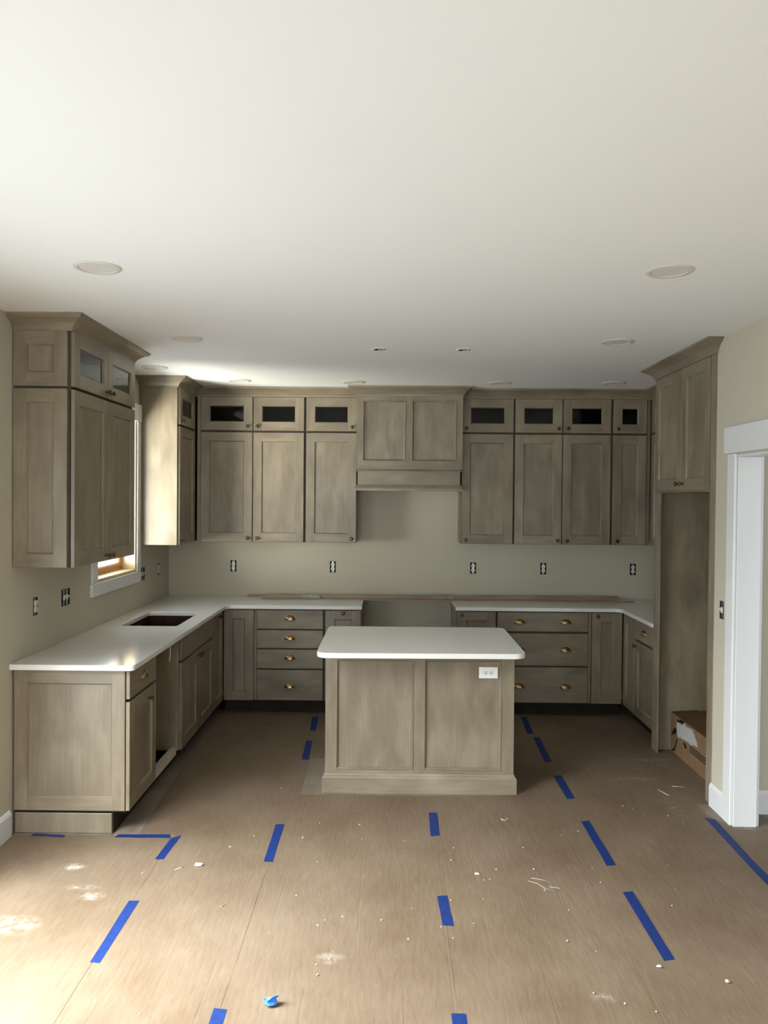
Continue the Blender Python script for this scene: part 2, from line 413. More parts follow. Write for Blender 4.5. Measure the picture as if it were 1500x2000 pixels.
CROWN_IN = [(0, -.085), (.010, -.085), (.012, -.072), (.020, -.060), (.033, -.045), (.052, -.031), (.068, -.022), (.078, -.019), (.080, -.014), (.088, -.012), (.090, 0), (0, 0)]
H = 2.765
CR = [(o, H-.001+z*.94) for o, z in CROWN_IN]

# ------------------------------------------------------------------ setting: shell
XR = 3.938      # near right wall
XA = 4.586      # recessed right wall behind the cabinets
YF = -9.4
wall('floor', 'Z', -.06, -.012, -.3, 6.1, YF-.3, .3, mat=OAK)
floor = bpy.data.objects['floor']
# floor planks (each one its own piece) along the depth of the room
rowx, k = 0.0, 0
pm = {}
for r in range(32):
    x0 = r*.181; off = (r*.73) % 1.9
    y = 0.0; cuts = [0.0, -off-.2]
    while cuts[-1] > -5.2: cuts.append(cuts[-1]-1.9)
    for a, b in zip(cuts, cuts[1:]):
        L_ = round(a-b, 3)
        if L_ not in pm:
            bm = bmesh.new(); box(bm, .0008, .1802, -L_+.0008, -.0008, -.012, 0, bev=.001)
            me = bpy.data.meshes.new('floor_plank'); bm.to_mesh(me); bm.free(); me.materials.append(OAK); pm[L_] = me
        link_mesh('floor_plank', pm[L_], (x0, a, 0), (0, 0, 0), floor)
# recessed boxes in the walls
OUT_B = [.590, 1.496, 2.772, 3.409, 4.222]
holesB = [(x-.027, x+.027, 1.185-.052, 1.185+.052) for x in OUT_B]
wall('wall_back', 'Y', 0, .15, -.15, 4.75, -.012, H, holesB)
WIN = (-1.83, -.975, 1.222, 2.40)
GD = (-6.5, -3.75, .02, 2.12)
OUT_L = [(-2.770, 1), (-2.341, 2), (-.795, 2), (-.337, 1)]
holesL = [WIN, GD] + [(y-.027*n-(.01 if n == 2 else 0), y+.027*n+(.01 if n == 2 else 0), 1.18-.052, 1.18+.052) for y, n in OUT_L]
wall('wall_left', 'X', -.15, 0, YF, 0, -.012, H, holesL)
wall('wall_front', 'Y', YF-.15, YF, -.15, XR+.13, -.012, H, [(.2, 2.1, .35, 2.5)])
OPN = (-3.85, -2.845)
SWY = -2.652
wall('wall_right', 'X', XR, XR+.12, YF, -2.542, -.012, H, [(*OPN, -.012, 2.07), (SWY-.027, SWY+.027, 1.18-.052, 1.18+.052)])
wall('wall_right_recess', 'X', XA, XA+.12, -2.66, 0, -.012, H)
wall('wall_recess_return', 'Y', -2.66, -2.545, XR+.121, 6.0, -.012, H)
wall('wall_hall', 'X', 6.0, 6.1, YF, -2.545, -.012, H)
wall('ceiling', 'Z', H, H+.1, -.15, 6.1, YF-.15, .15, [(1.938-.04, 1.938+.04, -2.14-.04, -2.14+.04), (2.479-.04, 2.479+.04, -2.143-.04, -2.143+.04)], mat=CEIL)

# baseboards
BB = [(0, 0), (.015, 0), (.015, .115), (.011, .124), (.007, .133), (.004, .137), (0, .137)]
def baseboard(name, a, b, side):
    bm = bmesh.new(); sweep(bm, [a, b], BB, side=side); return structure(name, bm, TRIM)
baseboard('baseboard_left', (.001, -3.735), (.001, -3.085), 1)
baseboard('baseboard_right', (XR-.001, -2.543), (XR-.001, -2.742), 1)
baseboard('baseboard_hall', (4.08, -2.661), (5.99, -2.661), 1)

# cased opening on the right
d1 = thing('door_1', '', ''); del d1['label'], d1['category']; d1['kind'] = 'structure'; d1.location = (XR, -2.84, 0); POS[d1] = Vector((XR, -2.84, 0))
obj('side_casing', boxes((XR-.020, XR-.0005, -2.842, -2.745, 0, 2.076), bev=.0025), TRIM, d1)
obj('side_casing', boxes((XR-.020, XR-.0005, -3.95, -3.853, 0, 2.076), bev=.0025), TRIM, d1)
obj('head_casing', boxes((XR-.026, XR-.0005, -3.99, -2.708, 2.078, 2.228), bev=.0025), TRIM, d1)
obj('jamb', boxes((XR-.004, XR+.124, -2.860, -2.8465, 0, 2.055), bev=.001), TRIM, d1)
obj('jamb', boxes((XR-.004, XR+.124, -3.849, -3.835, 0, 2.055), bev=.001), TRIM, d1)
obj('head_jamb', boxes((XR-.004, XR+.124, -3.849, -2.8465, 2.0555, 2.069), bev=.001), TRIM, d1)
obj('hall_casing', boxes((XR+.1215, XR+.141, -2.852, -2.757, 0, 2.076), bev=.0025), TRIM, d1)

# window over the sink
wn = thing('window_1', '', ''); del wn['label'], wn['category']; wn['kind'] = 'structure'
wn.location = (0, -1.40, 1.13); POS[wn] = Vector((0, -1.40, 1.13))
y0, y1, z0, z1 = WIN
obj('side_casing', boxes((.0005, .019, y0-.095, y0-.006, z0-.006, z1), bev=.002), TRIM, wn)
obj('side_casing', boxes((.0005, .019, y1+.006, y1+.088, z0-.006, z1), bev=.002), TRIM, wn)
obj('head_casing', boxes((.0005, .025, y0-.11, y1+.098, z1+.001, z1+.138), bev=.002), TRIM, wn)
obj('apron_casing', boxes((.0005, .021, y0-.110, y1+.090, z0-.094, z0-.007), bev=.002), TRIM, wn)
obj('sill', boxes((-.148, .004, y0+.001, y1-.001, z0+.0005, z0+.014)), PINE, wn)
obj('jamb', boxes((-.148, .004, y0+.0005, y0+.014, z0+.015, z1-.001)), PINE, wn)
obj('jamb', boxes((-.148, .004, y1-.014, y1-.0005, z0+.015, z1-.001)), PINE, wn)
F = face('E', -.135)
bm, (a, b, c, d) = ring_bm(F, y0+.016, y1-.016, z0+.018, z1-.016, .042, .034, depth=.010, slope=.008)
sash = obj('sash', bm, FIR, wn, label='orange fir window sash')
obj('glass_pane', fbox(F, a, b, .012, .016, c, d), GLASS, sash)
obj('sash_stop', boxes((-.118, -.094, y0+.016, y1-.016, z0+.0145, z0+.026)), FIR, wn)
# sliding glass door on the left and the big window behind the photographer (outside the frame)
gd = thing('door_2', '', ''); del gd['label'], gd['category']; gd['kind'] = 'structure'
y0, y1, z0, z1 = GD
ym = (y0+y1)/2
for a_, b_, x_ in ((y0, ym+.03, -.10), (ym-.03, y1, -.06)):
    F = face('E', x_)
    bm, (a, b, c, d) = ring_bm(F, a_+.003, b_-.003, z0+.003, z1-.003, .075, .036)
    s_ = obj('sliding_sash', bm, TRIM, gd); obj('glass_pane', fbox(F, a, b, .014, .018, c, d), GLASS, s_)
w2 = thing('window_2', '', ''); del w2['label'], w2['category']; w2['kind'] = 'structure'
for i in range(2):
    F = lambda u, w_, v: (u, YF-.08+w_, v)
    bm, (a, b, c, d) = ring_bm(F, .203+i*.95, 1.147+i*.95, .353, 2.497, .06, .04)
    s_ = obj('sash', bm, TRIM, w2); obj('glass_pane', fbox(F, a, b, .014, .018, c, d), GLASS, s_)

# ------------------------------------------------------------------ island
isl = thing('kitchen_island', 'taupe stained wooden kitchen island with two framed front panels and a plinth', 'island', (2.203, -2.08, 0))
IX0, IX1, IY0, IY1 = 1.624, 2.783, -2.392, -1.745
obj('body', boxes((IX0+.004, IX1-.004, IY0+.02, IY1, .03, .883)), WV, isl)
F = face('S', IY0+.0195)
def two_panel_frame(F, us, v0, v1, t, slope=.010):
    """front frame with stiles at us = [(a,b) ...] panel openings, returns frame bmesh"""
    bm = bmesh.new(); return bm
def panel_front(parent, ori, plane, u0, u1, v0, v1, opens, t=.0195, name='front_frame', mould=.014):
    F = face(ori, plane); bm = bmesh.new()
    a0, b0 = opens[0][2], opens[0][3]
    xs = [u0] + [x for o in opens for x in (o[0], o[1])] + [u1]
    for i in range(0, len(xs), 2): fbox(F, xs[i], xs[i+1], 0, t, v0, v1, bm=bm)
    n_st = len(bm.faces)
    for o in opens:
        fbox(F, o[0], o[1], 0, t, v0, a0, bm=bm); fbox(F, o[0], o[1], 0, t, b0, v1, bm=bm)
    bm.faces.ensure_lookup_table()
    for i, f in enumerate(bm.faces): f.material_index = 0 if i < n_st else 1
    fr = obj(name, bm, [WV, WH], parent)
    for o in opens:
        a, b, c, d = o
        bm2 = bmesh.new()
        def q(i, w_): return [bm2.verts.new(F(*p)) for p in ((a+i, w_, c+i), (b-i, w_, c+i), (b-i, w_, d-i), (a+i, w_, d-i))]
        rs = [q(.0002, t*.3), q(.0002, t+.003), q(mould*.35, t+.004), q(mould*.55, t-.001), q(mould*.85, t-.005), q(mould, t-.011), q(mould, t*.3)]
        for A, B in zip(rs, rs[1:]+rs[:1]):
            for i in range(4): bm2.faces.new([A[i], A[(i+1) % 4], B[(i+1) % 4], B[i]])
        obj('panel_moulding', bm2, WV, fr)
        obj('inset_panel', fbox(F, a+.0003, b-.0003, .0005, t*.3-.0003, c+.0003, d-.0003), WV, fr)
    return fr
panel_front(isl, 'S', IY0+.0195, IX0, IX1, .10, .883, [(1.690, 2.166, .140, .822), (2.231, 2.706, .140, .822)])
PB = [(0, 0), (.018, 0), (.018, .092), (.014, .101), (.007, .108), (.003, .118), (0, .118)]
bm = bmesh.new(); sweep(bm, [(IX0, IY1), (IX0, IY0-.001), (IX1, IY0-.001), (IX1, IY1)], PB, side=1)
obj('plinth', bm, WH, isl)
# right side outlet
plate = obj('outlet_plate', boxes((2.566, 2.682, -2.3915, -2.3855, .710, .780), bev=.002), PLATE, isl, label='white double socket cover plate')
for x in (2.607, 2.641):
    bm = bmesh.new(); prism(bm, [(.0135*math.cos(t*PI/8)*1.0, max(-.0115, min(.0115, .0145*math.sin(t*PI/8)))) for t in range(16)], 0, .003)
    me = bpy.data.meshes.new('socket'); bm.to_mesh(me); bm.free(); me.materials.append(DEVICE)
    so = link_mesh('socket', me, (x, -2.3917, .745), ROT['S'], plate)
    bm = boxes((x-.0062, x-.0046, -2.3958, -2.3945, .7475, .7545), (x+.004, x+.0056, -2.3958, -2.3945, .7475, .7535), (x-.0025, x+.0025, -2.3958, -2.3945, .7365, .742))
    obj('slots', bm, DARK, plate)
bm = bmesh.new(); prism(bm, rounded([(1.590, -2.690, .07), (2.812, -2.665, .07), (2.812, -1.700, .06), (1.590, -1.700, .06)], 10), .884, .914)
bmesh.ops.bevel(bm, geom=[e for e in bm.edges if len(e.link_faces) == 2 and e.calc_face_angle(0) > 1.2], offset=.003, segments=2, affect='EDGES')
tag(obj('island_countertop', bm, QUARTZ), 'white quartz slab with rounded corners on top of the kitchen island', 'countertop')

# ------------------------------------------------------------------ counters of the L and right runs
sink = (.150, .540, -1.770, -1.085)
L_loop = rounded([(.001, -3.088, .0), (.662, -3.088, .03), (.662, -.662, .055), (1.786, -.655, .004), (1.786, -.001, 0), (.001, -.001, 0)], 8)
s_loop = rounded([(sink[0], sink[2], .025), (sink[1], sink[2], .025), (sink[1], sink[3], .025), (sink[0], sink[3], .025)], 5)
f_loop = [(.055+.017*math.cos(2*PI*i/14), -1.39+.017*math.sin(2*PI*i/14)) for i in range(14)]
def slab(name, loop, holes=()):
    bm = bmesh.new(); prism(bm, loop, .884, .914, holes)
    bmesh.ops.bevel(bm, geom=[e for e in bm.edges if len(e.link_faces) == 2 and e.calc_face_angle(0) > 1.2], offset=.0025, segments=1, affect='EDGES')
    return obj(name, bm, QUARTZ)
tag(slab('countertop', L_loop, [s_loop, f_loop]), 'white quartz L-shaped worktop with the sink cutout along the left and back walls', 'countertop')
R_loop = rounded([(2.564, -.655, .004), (3.928, -.662, .055), (3.928, -1.450, 0), (XA-.001, -1.450, 0), (XA-.001, -.001, 0), (2.564, -.001, 0)], 8)
tag(slab('countertop', R_loop), 'white quartz worktop of the right back corner, right of the cooker gap', 'countertop')
# sink basin
sk = thing('sink', 'dark copper undermount sink set into the left worktop', 'sink', (.345, -1.43, .66))
bm = bmesh.new(); a, b, c, d = sink; zs = .66
box(bm, a-.012, a-.004, c-.012, d+.012, zs, .882); box(bm, b+.004, b+.012, c-.012, d+.012, zs, .882)
box(bm, a-.004, b+.004, c-.012, c-.004, zs, .882); box(bm, a-.004, b+.004, d+.004, d+.012, zs, .882); box(bm, a-.004, b+.004, c-.004, d+.004, zs, zs+.008)
obj('basin', bm, COPPER, sk)
obj('ledge', boxes((a-.003, a+.012, c-.003, d+.003, .845, .852)), COPPER, sk); obj('ledge', boxes((b-.012, b+.003, c-.003, d+.003, .845, .852)), COPPER, sk)
link_mesh('drain', lathe('drain', [(0, 0), (.045, 0), (.045, .004), (.036, .005), (.034, .002), (0, .002)], 20, BRONZE), (.345, -1.43, zs+.0085), (0, 0, 0), sk)

# ------------------------------------------------------------------ base cabinets, back wall
ZB0, ZB1 = .116, .874
def base(name, label, ori, plane, back, u0, u1, top=.883, toe=True, solid=True, ends=False):
    """carcass + toe kick of a base cabinet whose carcass front is at plane"""
    F = face(ori, plane); dep = abs(plane-back)
    c = F((u0+u1)/2, -dep/2, 0)
    t = thing(name, label, 'cabinet', c)
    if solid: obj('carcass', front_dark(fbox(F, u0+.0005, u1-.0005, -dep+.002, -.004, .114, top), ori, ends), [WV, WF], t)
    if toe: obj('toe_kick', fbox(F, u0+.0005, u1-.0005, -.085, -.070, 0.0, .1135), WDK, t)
    return t
YC = -.610
t = base('base_cabinet', 'narrow base cabinet with a tall framed door in the left back corner', 'S', YC, 0, .632, .893)
door(t, 'S', YC, .634, .884, ZB0, ZB1)
t = base('drawer_cabinet', 'base cabinet with four stacked drawers on the back wall, left of the island', 'S', YC, 0, .893, 1.469)
obj('filler_strip', boxes((.887, .906, YC-.006, YC-.0005, ZB0, ZB1)), WV, t)
for (za, zb) in ((.715, .874), (.554, .704), (.385, .543), (.119, .372)):
    drawer(t, 'S', YC, .910, 1.462, za, zb, [(1.186, (za+zb)/2 + (.012 if za > .2 else -.008))])
t = base('base_cabinet', 'narrow pull-out base cabinet with a centred knob, left of the cooker gap', 'S', YC, 0, 1.469, 1.780)
door(t, 'S', YC, 1.480, 1.777, ZB0, ZB1, knob=(1.628, .853))
t = base('base_cabinet', 'narrow base cabinet with a knob at its left, right of the cooker gap', 'S', YC, 0, 2.573, 2.908)
door(t, 'S', YC, 2.577, 2.900, ZB0, ZB1, knob=(2.617, .850))
t = base('drawer_cabinet', 'wide base cabinet with three deep drawers right of the island', 'S', YC, 0, 2.908, 3.676)
for za, zb in ((.714, .874), (.428, .697), (.119, .415)):
    drawer(t, 'S', YC, 2.914, 3.668, za, zb, [(3.099, (za+zb)/2+(.0 if za > .3 else -.012)), (3.482, (za+zb)/2+(.0 if za > .3 else -.012))])
t = base('base_cabinet', 'base cabinet with one tall framed door and knob in the right back corner', 'S', YC, 0, 3.676, 3.953)
obj('filler_strip', boxes((3.673, 3.695, YC-.006, YC-.0005, ZB0, ZB1)), WV, t)
door(t, 'S', YC, 3.700, 3.951, ZB0, ZB1, knob=(3.744, .845))

# right run
XW = 3.976
t = base('base_cabinet', 'narrow blind corner base cabinet on the right run beside the drawer unit', 'W', XW, XA, -.945, -.632)
door(t, 'W', XW, -.943, -.650, ZB0, ZB1, fr=.07)
t = base('base_cabinet', 'right-hand base cabinet with one drawer over a door, beside the fridge alcove', 'W', XW, XA, -1.449, -.945)
drawer(t, 'W', XW, -1.443, -.955, .722, .874, [(-1.183, .795)])
door(t, 'W', XW, -1.443, -.955, ZB0, .706, knob=(-.990, .665))

# left run
XE = .610
t = base('base_cabinet', 'near left base cabinet with a framed end panel, one drawer and one door', 'E', XE, 0, -3.034, -2.556, ends=True)
drawer(t, 'E', XE, -3.048, -2.562, .724, .874, [(-2.795, .800)])
door(t, 'E', XE, -3.048, -2.562, ZB0+.01, .708, knob=(-2.712, .650))
door(t, 'S', -3.0345, .012, .606, .126, .879, fr=.070, name='end_panel')
obj('end_toe_board', boxes((.012, .535, -3.046, -3.0345, 0, .110), bev=.004), WV, t)
t = base('sink_cabinet', 'sink base cabinet with a false drawer front and two doors in the left run', 'E', XE, 0, -1.980, -.985, solid=False)
bm = boxes((.002, .609, -1.979, -1.962, .114, .883), (.002, .609, -1.003, -.986, .114, .883), (.002, .609, -1.962, -1.003, .114, .130), (.002, .012, -1.962, -1.003, .130, .640),
           (.590, .609, -1.962, -1.003, .845, .883), (.590, .609, -1.962, -1.003, .680, .720), (.590, .609, -1.962, -1.935, .130, .883), (.590, .609, -1.030, -1.003, .130, .883), (.590, .609, -1.500, -1.465, .130, .690))
obj('carcass', bm, WV, t)
drawer(t, 'E', XE, -1.965, -1.000, .715, .874, name='false_front')
door(t, 'E', XE, -1.965, -1.485, ZB0, .698, knob=(-1.520, .665))
door(t, 'E', XE, -1.480, -1.000, ZB0, .698, knob=(-1.445, .665))
t = base('base_cabinet', 'narrow left-run base cabinet with one slim knobbed door near the back corner', 'E', XE, 0, -.985, -.612)
door(t, 'E', XE, -.975, -.640, ZB0, ZB1, knob=(-.812, .842), fr=.07)
# empty dishwasher bay
t = thing('dishwasher_bay', 'empty dishwasher opening with a pale bottom rail in the left run', 'appliance bay', (.58, -2.268, 0))
obj('bottom_rail', boxes((.560, .598, -2.554, -1.982, .088, .140), bev=.002), RAW, t, label='pale wooden rail')
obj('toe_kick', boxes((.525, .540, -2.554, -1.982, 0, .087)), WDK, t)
obj('support_rail', boxes((.585, .625, -2.5535, -1.982, .862, .8835), bev=.001), RAW, t, label='pale strip under worktop')
bm = bmesh.new(); tube(bm, [(.60, -2.16, .860), (.603, -2.155, .82), (.604, -2.165, .78), (.602, -2.175, .755)], .0035)
obj('hanging_strap', bm, WIRE_W, t, smooth='all', label='white dangling strap')

# ------------------------------------------------------------------ wall cabinets
ZU, ZM, ZT = 1.423, 2.385, 2.690
def upper(name, label, ori, plane, back, u0, u1, group=None, ends=False):
    F = face(ori, plane); dep = abs(plane-back)-.002
    t = thing(name, label, 'cabinet', F((u0+u1)/2, -dep/2, ZU), group)
    bm = bmesh.new(); a, b = u0+.0005, u1-.0005; zt = ZT+.0
    fbox(F, a, b, -dep, -.004, ZU, ZM-.010, bm=bm)                       # lower compartment
    fbox(F, a, a+.017, -dep, 0, ZM-.010, zt, bm=bm); fbox(F, b-.017, b, -dep, 0, ZM-.010, zt, bm=bm)
    fbox(F, a+.017, b-.017, -dep, 0, zt-.017, zt, bm=bm); fbox(F, a+.017, b-.017, -dep, -dep+.006, ZM-.010, zt-.017, bm=bm)
    fbox(F, a+.017, b-.017, -.018, 0, ZM-.0099, ZM+.028, bm=bm)
    fbox(F, a, b, -dep, 0, zt, H-.003, bm=bm)
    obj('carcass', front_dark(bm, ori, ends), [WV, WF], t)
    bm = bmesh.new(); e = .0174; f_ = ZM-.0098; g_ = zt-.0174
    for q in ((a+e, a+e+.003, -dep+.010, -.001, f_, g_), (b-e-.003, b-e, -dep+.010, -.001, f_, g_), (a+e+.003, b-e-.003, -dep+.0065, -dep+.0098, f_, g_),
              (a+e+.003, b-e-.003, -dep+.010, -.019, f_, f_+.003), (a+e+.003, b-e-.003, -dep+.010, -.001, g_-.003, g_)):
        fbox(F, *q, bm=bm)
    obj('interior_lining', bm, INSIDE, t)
    return t
def stack(t, ori, plane, u0, u1, ku=None, top='glass', fr=.074, ztop=ZT-.008):
    """a tall lower door and a small glass door above it; ku = knob's place along the face"""
    door(t, ori, plane, u0, u1, ZU+.002, ZM-.010, knob=(ku, ZU+.034) if ku else None, fr=fr)
    door(t, ori, plane, u0, u1, ZM+.006, ztop, top, knob=(ku, ZM+.040) if ku else None, fr=fr)
YU = -.305
t = upper('wall_cabinet', 'back wall upper cabinet with two tall doors and two glass doors, left of the hood', 'S', YU, 0, .326, 1.268)
stack(t, 'S', YU, .362, .812, .772); stack(t, 'S', YU, .819, 1.260, .856)
obj('filler_strip', boxes((.330, .358, YU-.006, YU-.0005, ZU+.002, ZT)), WV, t)
t = upper('wall_cabinet', 'narrow upper cabinet with one tall door, adjoining the left side of the hood', 'S', YU, 0, 1.268, 1.720)
stack(t, 'S', YU, 1.279, 1.718, 1.678)
t = upper('wall_cabinet', 'upper cabinet with one tall door, adjoining the right side of the hood', 'S', YU, 0, 2.628, 3.085)
stack(t, 'S', YU, 2.631, 3.077, 2.670)
t = upper('wall_cabinet', 'right back wall upper cabinet with two tall doors and paired middle knobs', 'S', YU, 0, 3.085, 3.930)
stack(t, 'S', YU, 3.093, 3.500, 3.462); stack(t, 'S', YU, 3.508, 3.920, 3.546)
t = upper('wall_cabinet', 'slim upper cabinet with one narrow door at the right end of the back wall', 'S', YU, 0, 3.930, 4.262)
stack(t, 'S', YU, 3.941, 4.230, 3.978)
obj('filler_strip', boxes((4.236, 4.262, YU-.006, YU-.0005, ZU+.002, ZT)), WV, t)
t = upper('wall_cabinet', 'right wall upper cabinet mostly hidden behind the tall fridge cabinet', 'W', 4.281, XA, -1.449, -.332)
stack(t, 'W', 4.281, -.885, -.352, -.850, 'panel'); stack(t, 'W', 4.281, -1.440, -.892, -.930, 'panel')
t = upper('wall_cabinet', 'left wall upper cabinet beyond the window with a plain sunlit side', 'E', .305, 0, -.884, -.002)
stack(t, 'E', .305, -.872, -.372, -.818)
obj('filler_strip', boxes((.3055, .311, -.368, -.330, ZU+.002, ZT)), WV, t)
obj('end_panel', boxes((.002, .306, -.890, -.8845, ZU, ZT)), WV, t)
# near left wall cabinet
t = upper('wall_cabinet', 'near left upper cabinet with framed end panels and reflecting glass doors', 'E', .305, 0, -3.034, -2.012, ends=True)
stack(t, 'E', .305, -3.030, -2.515, -2.548); stack(t, 'E', .305, -2.510, -2.016, -2.478)
door(t, 'S', -3.0345, .004, .292, ZU+.002, ZM-.006, fr=.072, name='end_panel')
door(t, 'S', -3.0345, .004, .292, ZM+.006, ZT-.006, fr=.072, name='end_panel')
bm = bmesh.new(); sweep(bm, [(.0025, -3.040), (.308, -3.040), (.308, -2.006), (.0025, -2.006)], CR, side=1)
obj('crown', bm, WH, t)
# crown of the L-shaped run left of the hood, and of the run right of it
bm = bmesh.new(); sweep(bm, [(.0025, -.892), (.308, -.892), (.308, -.308), (1.7215, -.308)], CR, side=1)
tag(obj('crown_moulding', bm, WH), 'stained crown moulding above the cabinets from the window corner to the hood', 'moulding')
bm = bmesh.new(); sweep(bm, [(2.630, -.308), (4.278, -.308), (4.278, -1.352)], CR, side=1)
tag(obj('crown_moulding', bm, WH), 'stained crown moulding above the cabinets right of the hood', 'moulding')

# ------------------------------------------------------------------ hood
hd = thing('range_hood', 'stained wooden range hood cover with two framed panels over the cooker gap', 'range hood', (2.174, -.22, 1.88))
HX0, HX1, HY = 1.7225, 2.6265, -.445
obj('chimney_box', boxes((HX0, HX1, HY+.0195, -.002, 2.075, H-.003)), WV, hd)
panel_front(hd, 'S', HY+.0195, HX0, HX1, 2.075, 2.70, [(1.772, 2.140, 2.128, 2.648), (2.192, 2.572, 2.128, 2.648)], mould=.016)
obj('apron_box', boxes((HX0+.010, HX1-.018, HY+.012, -.002, 1.905, 2.045), bev=.001), WH, hd)
TR = [(0, 0), (.006, 0), (.008, .008), (.018, .016), (.024, .022), (.024, .034), (0, .034)]
bm = bmesh.new(); sweep(bm, [(HX0+.010, -.003), (HX0+.010, HY+.012), (HX1-.018, HY+.012), (HX1-.018, -.003)], [(o, 2.041+z) for o, z in TR], side=1)
box(bm, HX0+.010, HX1-.018, HY+.012, -.003, 2.046, 2.074)
obj('upper_trim', bm, WH, hd)
TB = [(0, 0), (.026, 0), (.026, .022), (.021, .026), (.019, .034), (.010, .044), (.006, .052), (0, .052)]
bm = bmesh.new(); sweep(bm, [(HX0+.010, -.003), (HX0+.010, HY+.012), (HX1-.018, HY+.012), (HX1-.018, -.003)], [(o, 1.876+z) for o, z in TB], side=1)
obj('lower_trim', bm, WH, hd)
obj('underside', boxes((HX0+.019, HX1-.019, HY+.013, -.004, 1.893, 1.904)), WDK, hd)
bm = bmesh.new(); sweep(bm, [(HX0+.002, -.3995), (HX0+.002, HY), (HX1-.002, HY), (HX1-.002, -.3995)], [(o*.85, z) for o, z in CR], side=1)
obj('crown', bm, WH, hd)

# ------------------------------------------------------------------ tall fridge cabinet
t = thing('fridge_cabinet', 'tall fridge surround with two doors above an empty alcove, by the doorway', 'cabinet', (4.26, -2.0, 0))
XT = 3.950
obj('side_panel', boxes((XT, XA-.003, -1.472, -1.452, 0, 2.690)), WV, t)
obj('side_panel', boxes((XT, XA-.003, -2.540, -2.521, 0, 2.690)), WV, t)
obj('stile', boxes((XT-.014, XT-.0005, -1.560, -1.4525, 0, 1.866), bev=.001), WV, t)
obj('stile', boxes((XT-.014, XT-.0005, -2.5405, -2.455, 0, 2.690), bev=.001), WV, t)
obj('inner_panel', boxes((XT, XA-.003, -1.4795, -1.4725, .002, 1.866)), WV, t)
obj('carcass', boxes((XT, XA-.003, -2.520, -1.473, 1.867, 2.690), (XT, XA-.003, -2.540, -1.4525, 2.6905, H-.003)), WV, t)
door(t, 'W', XT, -1.985, -1.458, 1.880, 2.683, knob=(-1.945, 1.922))
door(t, 'W', XT, -2.446, -1.990, 1.880, 2.683, knob=(-2.026, 1.922))
bm = bmesh.new(); sweep(bm, [(XA-.01, -1.4535), (XT-.014, -1.4535), (XT-.014, -2.5395), (XT-.0132, -2.5395)], [(o, z) for o, z in CR], side=1)
obj('crown', bm, WH, t)

# ------------------------------------------------------------------ cardboard box in the alcove
t = thing('cardboard_box', 'brown cardboard box with a torn white label standing in the fridge alcove', 'box', (4.27, -1.88, .002))
bx0, bx1, by0, by1, bz0, bz1 = 4.062, 4.45, -2.27, -1.492, .0026, .288
obj('carton', boxes((bx0, bx1, by0, by1, bz0, bz1-.006), bev=.002), CARD, t)
for nm, cs in (('flap', [(bx0, by0, bz1-.005), (bx0, by1, bz1-.005), (bx0+.19, by1-.01, bz1+.010), (bx0+.19, by0+.01, bz1+.014)]),
               ('flap', [(bx1, by0, bz1-.005), (bx1, by1, bz1-.005), (bx0+.197, by1-.006, bz1+.004), (bx0+.197, by0+.006, bz1+.001)])):
    bm = bmesh.new(); f = bm.faces.new([bm.verts.new(c) for c in cs]); bmesh.ops.solidify(bm, geom=[f], thickness=.003); obj(nm, bm, CARD, t)
def patch(pts, mat, nm, lab=None, th=.0012):
    bm = bmesh.new(); f = bm.faces.new([bm.verts.new((bx0-.0006, y, z)) for y, z in pts])
    e = bmesh.ops.extrude_face_region(bm, geom=[f]); bmesh.ops.translate(bm, verts=[g for g in e['geom'] if isinstance(g, bmesh.types.BMVert)], vec=(-th, 0, 0))
    return obj(nm, bm, mat, t, label=lab)
rl = random.Random(3)
edge = [(-1.618, .240), (-1.735, .253), (-1.76, .275), (-1.79, .257), (-1.85, .266), (-1.905, .264), (-1.965, .228), (-2.010, .182), (-1.95, .172), (-1.88, .156), (-1.785, .160), (-1.70, .150), (-1.638, .139), (-1.612, .190)]
lab = []
for (ya, za), (yb, zb) in zip(edge, edge[1:]+edge[:1]):
    for k in range(3): lab.append((ya+(yb-ya)*k/3+(rl.random()-.5)*.012, za+(zb-za)*k/3+(rl.random()-.5)*.007))
patch(lab, LABELW, 'torn_label', 'torn white label')
patch([(-1.622, .246), (-1.628, .272), (-1.66, .264), (-1.69, .280), (-1.76, .279), (-1.735, .262), (-1.723, .258)], BLACKP, 'black_print', 'black printing', .0008)
patch([(-1.565, .182), (-1.508, .130), (-1.535, .124), (-1.56, .150), (-1.575, .135), (-1.61, .168), (-1.60, .200)], BLACKP, 'black_print', 'black printing', .0008)
patch([(-1.620, .130), (-1.575, .050), (-1.520, .014), (-1.535, .010), (-1.555, .020), (-1.585, .024), (-1.575, .034), (-1.592, .050), (-1.632, .122)], BLACKP, 'black_print', 'black printing', .0008)
patch([(-1.74, .136), (-1.775, .100), (-1.81, .112), (-1.795, .120), (-1.785, .138)], BLACKP, 'black_print', 'black printing', .0008)
for k in range(3):
    patch([(-1.86, .148-.017*k), (-2.22, .150-.017*k), (-2.22, .143-.017*k), (-1.86, .141-.017*k)], BLACKP, 'printed_line', 'black printing', .0008)

